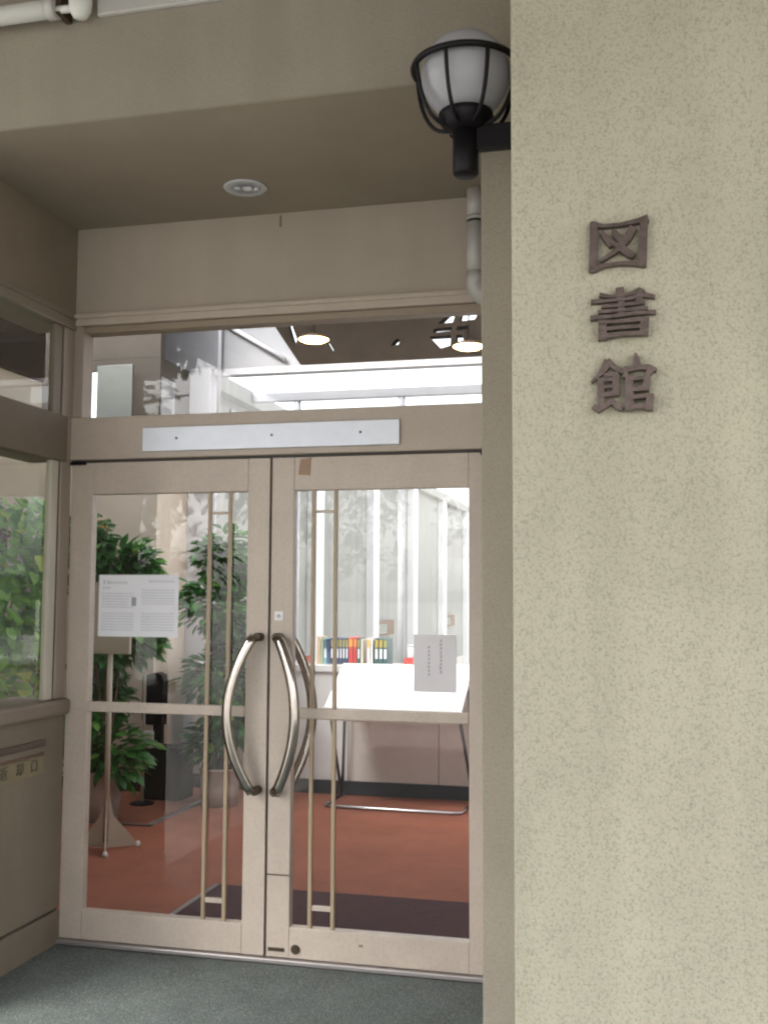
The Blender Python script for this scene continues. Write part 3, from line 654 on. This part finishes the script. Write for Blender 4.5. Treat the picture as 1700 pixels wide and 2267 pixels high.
# floor mat, trims
t = thing('door_mat', (-1.2, 0.55, 0), 'dark maroon mat just inside the doors', 'mat')
part('mat_field', B(-2.235, 0.4, 0.10, 1.02, 0.001, 0.010), DMAT, t)
part('edge_trim', B(-2.262, -2.2355, 0.10, 1.02, 0.001, 0.012), BRASS, t)
t = thing('floor_trim', (-3.28, 2.7, 0), 'grey metal trim strip angled across the red floor by the plants', 'trim')
part('strip', B(-3.30, -3.25, 2.312, 3.40, 0.001, 0.009), BRASS, t)
part('strip', B(-4.2, -3.25, 2.27, 2.311, 0.001, 0.009), mat('dark_trim', (0.10, 0.08, 0.08), 0.5), t)

# pendant lamps
COPPER = mat('dark_copper_shade', (0.08, 0.045, 0.03), 0.4, metal=0.5)
def pendant(x, y, z, label):
    t = thing('pendant_lamp', (x, y, z), label, 'lamp', 'pendant lamps in the lobby')
    part('shade', MB().lathe([(0.122, 0.0), (0.124, 0.008), (0.105, 0.024), (0.062, 0.040), (0.026, 0.050), (0.0, 0.055), ], (x, y, z), 32), COPPER, t)
    part('diffuser', MB().lathe([(0.0, -0.024), (0.05, -0.020), (0.09, -0.010), (0.117, 0.004), (0.0, 0.02)], (x, y, z), 32), GLOW, t)
    part('cord', MB().tube([(x, y, z + 0.05), (x, y, 4.69)], 0.006, 8), SEAL, t)
pendant(-2.492, 3.4, 3.590, 'lit warm pendant lamp, left one of two behind the transom')
pendant(-1.255, 3.4, 3.470, 'lit warm pendant lamp, right one of two beside the pier')

# ================================================================== FURNITURE LEFT
# sign stand
t = thing('notice_stand', (-3.22, 1.6, 0), 'beige notice stand with board and flared three-plate foot', 'sign stand')
part('pole', MB().tube([(-3.228, 1.6, 0.05), (-3.228, 1.6, 1.22)], 0.0165, 14), STANDP, t)
part('board', B(-3.410, -3.085, 1.575, 1.600, 1.200, 1.63, bev=0.004), STANDP, t)
for ang, L_ in ((-62, 0.19), (40, 0.19), (172, 0.17)):
    a = R(ang); c, s = math.cos(a), math.sin(a)
    mb = MB().poly([(0.010, 0.30), (0.022, 0.30), (0.05, 0.20), (L_, 0.03), (L_, 0.012), (0.010, 0.012)], [], -0.004, 0.004)
    mb.bm.transform(Matrix.Translation((-3.228, 1.6, 0)) @ Matrix.Rotation(a, 4, 'Z'))
    f = part('foot_plate', mb, STANDP, t)
    part('foot_cap', MB().lathe([(0, 0.0005), (0.014, 0.0005), (0.016, 0.018), (0.010, 0.034), (0, 0.037)], (-3.228 + c * (L_ + 0.01), 1.6 + s * (L_ + 0.01), 0), 14), mat('foot_cap_white', (0.75, 0.75, 0.74), 0.3), f)

# black panel stand
t = thing('panel_stand', (-3.6, 3.22, 0), 'black upright panel with rounded top on a black box base by the wall', 'stand')
part('base_box', B(-3.765, -3.435, 3.14, 3.38, 0.002, 0.395, bev=0.008), BLACKP, t)
part('neck', B(-3.705, -3.635, 3.20, 3.26, 0.396, 0.60, bev=0.005), BLACKP, t)
part('upper_panel', MB().poly([(-3.765, 0.56), (-3.63, 0.56), (-3.622, 0.90), (-3.635, 0.945), (-3.68, 0.965), (-3.74, 0.955), (-3.80, 0.935), (-3.80, 0.60)], [], 3.20, 3.29), BLACKP, t)
# little floor stand
t = thing('label_stand', (-3.67, 2.98, 0), 'thin pale stand with a small white box beside the black stand', 'stand')
part('rod', MB().tube([(-3.672, 2.98, 0.02), (-3.672, 2.98, 1.0)], 0.012, 10), STANDP, t)
part('white_box', B(-3.668, -3.585, 2.955, 2.985, 0.42, 0.545, bev=0.008), WHITE, t)
part('foot', MB().lathe([(0, 0.001), (0.09, 0.001), (0.09, 0.012), (0.02, 0.022), (0, 0.022)], (-3.672, 2.98, 0), 20), BLACKP, t)
# orange wooden plaque on the wall
t = thing('wall_plaque', (-4.35, 3.45, 2.15), 'orange wooden plaque on the beige wall above the left plant', 'plaque')
part('board', B(-4.41, -4.285, 3.425, 3.4495, 2.118, 2.182, bev=0.004), ORANGE, t)
part('rail', B(-4.40, -4.295, 3.418, 3.4245, 2.172, 2.180), BROWNW, t)

# ------------------------------------------------------------------ plants
def leaf_mesh(name, ln, wd, material, lobed=False):
    v = [(0, 0, 0), (ln * .30, wd * .42, .02 * ln), (ln * .62, wd * .44, -.02 * ln), (ln, 0, -.16 * ln), (ln * .62, -wd * .44, -.02 * ln), (ln * .30, -wd * .42, .02 * ln), (ln * .32, 0, -.05 * ln), (ln * .64, 0, -.08 * ln)]
    if lobed:
        v = [(0, 0, 0), (ln * .10, wd * .52, .03 * ln), (ln * .52, wd * .40, 0), (ln, 0, -.14 * ln), (ln * .52, -wd * .40, 0), (ln * .10, -wd * .52, .03 * ln), (ln * .3, 0, -.03 * ln), (ln * .6, 0, -.07 * ln)]
    f = [(0, 6, 1), (1, 6, 7, 2), (2, 7, 3), (0, 5, 6), (5, 4, 7, 6), (4, 3, 7)]
    me = bpy.data.meshes.new(name); me.from_pydata(v, [], f); me.materials.append(material)
    for p in me.polygons: p.use_smooth = True
    return me
def add_leaves(t, n, place, meshes, rnd):
    inv = t.matrix_world.inverted()
    for i in range(n):
        p, d, s = place(i, rnd)
        me = rnd.choice(meshes)
        o = bpy.data.objects.new('leaf', me); COL.objects.link(o)
        q = d.to_track_quat('X', 'Z')
        M_ = Matrix.Translation(p) @ q.to_matrix().to_4x4() @ Matrix.Rotation(rnd.uniform(-.6, .6), 4, 'X') @ Matrix.Scale(s, 4)
        o.parent = t; o.matrix_parent_inverse = inv; o.matrix_world = M_
def stuff_leaves(t, n, place, ln, wd, material, rnd):
    src = leaf_mesh('leaf_source', ln, wd, material); bm = bmesh.new()
    for i in range(n):
        p, d, sc = place(i, rnd); q = d.to_track_quat('X', 'Z')
        k0 = len(bm.verts); bm.from_mesh(src); bm.verts.ensure_lookup_table()
        M_ = Matrix.Translation(p) @ q.to_matrix().to_4x4() @ Matrix.Rotation(rnd.uniform(-.6, .6), 4, 'X') @ Matrix.Scale(sc, 4)
        for v in bm.verts[k0:]: v.co = M_ @ v.co
    me = bpy.data.meshes.new('foliage'); bm.to_mesh(me); bm.free(); me.materials.append(material)
    o = bpy.data.objects.new('foliage', me); COL.objects.link(o); o['kind'] = 'stuff'
    o.parent = t; o.matrix_parent_inverse = t.matrix_world.inverted()
    return o
def potted(c, potr, poth, zt, rx, ry, n, label, seed, zb, name='potted_plant', lsz=0.125):
    rnd = random.Random(seed)
    t = thing(name, (c[0], c[1], 0), label, 'plant', 'potted plants in the lobby')
    pt = part('pot', MB().lathe([(0, 0.001), (potr * .86, 0.001), (potr * .95, poth * .5), (potr, poth * .93), (potr * 1.04, poth * .94), (potr * 1.04, poth), (potr * .93, poth), (potr * .92, poth - .03), (0, poth - .03)], (c[0], c[1], 0), 28), POT, t)
    part('soil', MB().lathe([(0, .008), (potr * .9, .002), (potr * .9, 0), (0, 0)], (c[0], c[1], poth - .028), 20), SOIL, pt)
    br = []
    for k in range(5):
        a = rnd.uniform(0, 6.28); top = Vector((c[0] + rx * .55 * math.cos(a), c[1] + ry * .55 * math.sin(a), zt - rnd.uniform(.05, .5)))
        p0 = Vector((c[0] + rnd.uniform(-.05, .05), c[1] + rnd.uniform(-.05, .05), poth - .03))
        mid = p0.lerp(top, .5) + Vector((rnd.uniform(-.06, .06), rnd.uniform(-.06, .06), 0.05))
        pts = [p0.lerp(mid, u / 4).lerp(mid.lerp(top, u / 4), u / 4) for u in range(5)]
        part('stem', MB().tube(pts, [.014, .012, .010, .008, .004], 7), BARK, t)
        br.append(pts)
    ms = [leaf_mesh('leaf', lsz * k2, lsz * .5 * k2, LEAF[j]) for j in (0, 0, 1, 1, 2) for k2 in (.85, 1.15)]
    clumps = []
    for k in range(16):
        a = rnd.uniform(0, 6.28); rr_ = math.sqrt(rnd.uniform(0.1, 1)); z = zb + (zt - zb) * (k + rnd.random()) / 16
        env = math.sin(math.pi * min(max((z - zb) / (zt - zb), 0.08), .94) ** .9) ** .45
        clumps.append((Vector((c[0] + rx * rr_ * env * math.cos(a), c[1] + ry * rr_ * env * math.sin(a), z)), rnd.uniform(.12, .21)))
    def place(i, rnd):
        cl, rad = clumps[i % len(clumps)]
        d = Vector((rnd.gauss(0, 1), rnd.gauss(0, 1), rnd.gauss(.1, .7))).normalized()
        p = cl + d * rad * rnd.random() ** .4
        out = Vector((p.x - c[0], p.y - c[1], 0)); out = out.normalized() if out.length > .01 else Vector((1, 0, 0))
        dd = (out * .8 + d * .8 + Vector((0, 0, rnd.uniform(-.7, .2)))).normalized()
        return p, dd, rnd.uniform(.75, 1.2)
    add_leaves(t, n, place, ms, rnd)
    stuff_leaves(t, 2800, lambda i, r: (lambda q: (Vector((c[0], c[1], q[0].z)).lerp(q[0], 0.82), q[1], q[2]))(place(i, r)), lsz, lsz * .5, LEAF[0], rnd)
    return t
potted((-3.73, 2.42), 0.165, 0.34, 2.08, 0.34, 0.30, 290, 'large leafy potted plant in a brown pot, left behind the notice stand', 5, 0.42)
potted((-3.10, 3.10), 0.15, 0.28, 2.02, 0.27, 0.22, 290, 'tall leafy potted plant right of the black stand, by the counter', 8, 0.36, lsz=0.105)

# ivy on a red trellis behind the side window
t = thing('trellis', (-3.42, 0.5, 0), 'dark red wooden trellis behind the climbing ivy', 'trellis')
for z in (0.5, 0.95, 1.37, 1.545, 1.9):
    part('rail', B(-3.44, -3.42, -0.3, 0.78, z - 0.02, z + 0.02), REDWOOD, t)
for y in (-0.29, 0.25, 0.74):
    part('post', B(-3.462, -3.4405, y, y + 0.04, 0.0, 2.0), REDWOOD, t)
rnd = random.Random(21)
t = thing('climbing_ivy', (-3.38, 0.5, 0), 'bright green climbing ivy behind the left side window', 'plant')
tp = part('trough', B(-3.55, -3.25, -0.3, 1.05, 0.0, 0.30, bev=0.01), POT, t)
part('soil', B(-3.53, -3.27, -0.28, 1.03, 0.3005, 0.312), SOIL, tp)
for k in range(7):
    y = -0.2 + k * 0.18; pts = [(-3.38 + rnd.uniform(-.03, .03), y + rnd.uniform(-.08, .08) + 0.02 * u, 0.31 + u * 0.27) for u in range(7)]
    part('stem', MB().tube(pts, .006, 6), BARK, t)
ms = [leaf_mesh('leaf', .078 * s_, .066 * s_, IVYL[j], True) for j in (0, 0, 1, 1, 2) for s_ in (.85, 1.2)]
def ivy_place(i, rnd):
    y = rnd.uniform(0.12, 1.04) if i % 5 else rnd.uniform(0.80, 1.02); z = rnd.uniform(0.86, 2.12)
    if z > 1.92 and rnd.random() < .35: z -= .5
    x = -3.36 + rnd.uniform(-.07, .12)
    dd = Vector((rnd.uniform(.1, .7), rnd.uniform(-.8, .5), rnd.uniform(-.75, .1))).normalized()
    return Vector((x, y, z)), dd, rnd.uniform(.7, 1.25)
add_leaves(t, 300, ivy_place, ms, rnd)
stuff_leaves(t, 1100, lambda i, r: (lambda q: (q[0] + Vector((-.05, 0, 0)), q[1], q[2]))(ivy_place(i, r)), .075, .062, IVYL[0], rnd)

# ================================================================== COURTYARD
t = thing('courtyard_wing', (-3.9, 12, 0), 'long white courtyard building with pilasters seen through the back window', 'building')
part('wall', B(-4.4, -3.82, 4.45, 24.0, -0.05, 3.432), WINGW, t)
part('parapet', B(-4.45, -3.70, 4.30, 24.0, 3.434, 3.585, bev=0.006), WINGW, t)
FY = [7.56, 10.31, 13.04, 15.80, 18.72, 21.5]
for y in FY:
    part('pilaster', B(-3.819, -3.70, y - 0.16, y + 0.16, -0.05, 3.4335, bev=0.006), WHITE, t)
ends = [4.5] + FY
for i, (a, b) in enumerate(zip(ends, FY)):
    if not i:
        y0, y1 = a + 0.45, b - 0.45
        wn = part('window', B(-3.819, -3.805, y0, y1, 2.95, 3.36), DGLASS, t)
        part('window_bar', B(-3.804, -3.795, y0 + (y1 - y0) / 2 - 0.02, y0 + (y1 - y0) / 2 + 0.02, 2.96, 3.35), WHITE, wn)
    if i in (2, 4):
        fr = part('window_frame', B(-3.819, -3.74, a + 0.2, a + 1.30, 0.99, 1.21, bev=0.004), BROWNW, t)
        part('pane', B(-3.739, -3.735, a + 0.2, a + 0.80, 1.02, 1.16), DGLASS, fr)
part('plinth', B(-3.819, -3.79, 4.5, 24.0, -0.05, 0.3), PANELG, t)
# steel frame outside the glazing
t = thing('steel_frame', (-2, 5.25, 0), 'pale grey steel frame with slender round posts outside the back window', 'frame')
part('rail', B(-3.69, 2.2, 5.22, 5.30, 3.470, 3.556, bev=0.004), STEELG, t)
for x in (-3.240, -2.196, -1.15, -0.1):
    part('post', MB().tube([(x, 5.26, -0.05), (x, 5.26, 3.4695)], 0.034, 16), STEELG, t)
t = tag(B(-3.6, 3.2, 24.2, 24.5, -0.05, 3.0).build('courtyard_end_wall', WINGW), 'white wall closing the far end of the courtyard', 'wall')

# trees across the forecourt behind the viewer (they show in the glass)
BARKT = BARK; TREEL = leafmat('tree_leaf', (0.06, 0.12, 0.035), 0.5)
def tree(x, y, h, seed, label):
    rnd = random.Random(seed); t = thing('broadleaf_tree', (x, y, -0.1), label, 'tree', 'trees across the forecourt')
    tr = part('trunk', MB().tube([(x, y, -0.1), (x + .05, y, h * .3), (x - .05, y + .1, h * .6), (x, y, h * .85)], [.17, .14, .09, .03], 10), BARKT, t)
    for k in range(7):
        a = k * .9; z0 = h * (.3 + .06 * k); r = h * .28
        part('limb', MB().tube([(x, y, z0), (x + r * .5 * math.cos(a), y + r * .5 * math.sin(a), z0 + h * .1), (x + r * math.cos(a), y + r * math.sin(a), z0 + h * .14)], [.06, .04, .015], 7), BARKT, tr)
    cl = [(Vector((x + rnd.gauss(0, h * .17), y + rnd.gauss(0, h * .17), h * rnd.uniform(.32, .98))), rnd.uniform(.4, .9)) for _ in range(34)]
    def pl(i, r):
        c, rad = cl[i % len(cl)]; d = Vector((r.gauss(0, 1), r.gauss(0, 1), r.gauss(0, .8))).normalized()
        return c + d * rad * r.random() ** .4, (d + Vector((0, 0, -.4))).normalized(), r.uniform(.7, 1.3)
    f = stuff_leaves(t, 3600, pl, .20, .12, TREEL, rnd); f.name = 'crown'
tree(-9.5, -27.0, 6.5, 1, 'broadleaf tree on the far left of the forecourt behind the viewer')
tree(-3.6, -29.5, 7.0, 2, 'tall broadleaf tree left of centre across the forecourt')
tree(2.2, -28.0, 6.2, 3, 'shorter broadleaf tree right of centre across the forecourt')
tree(8.5, -27.0, 6.8, 4, 'broadleaf tree on the far right of the forecourt')
tree(-8.5, -10.5, 6.2, 5, 'added broadleaf tree on the left that dims the door reflections')  # this tree and the next are added to dim reflections in the glass
tree(-12.0, -9.0, 6.8, 6, 'farther added broadleaf tree dimming reflections from the left')
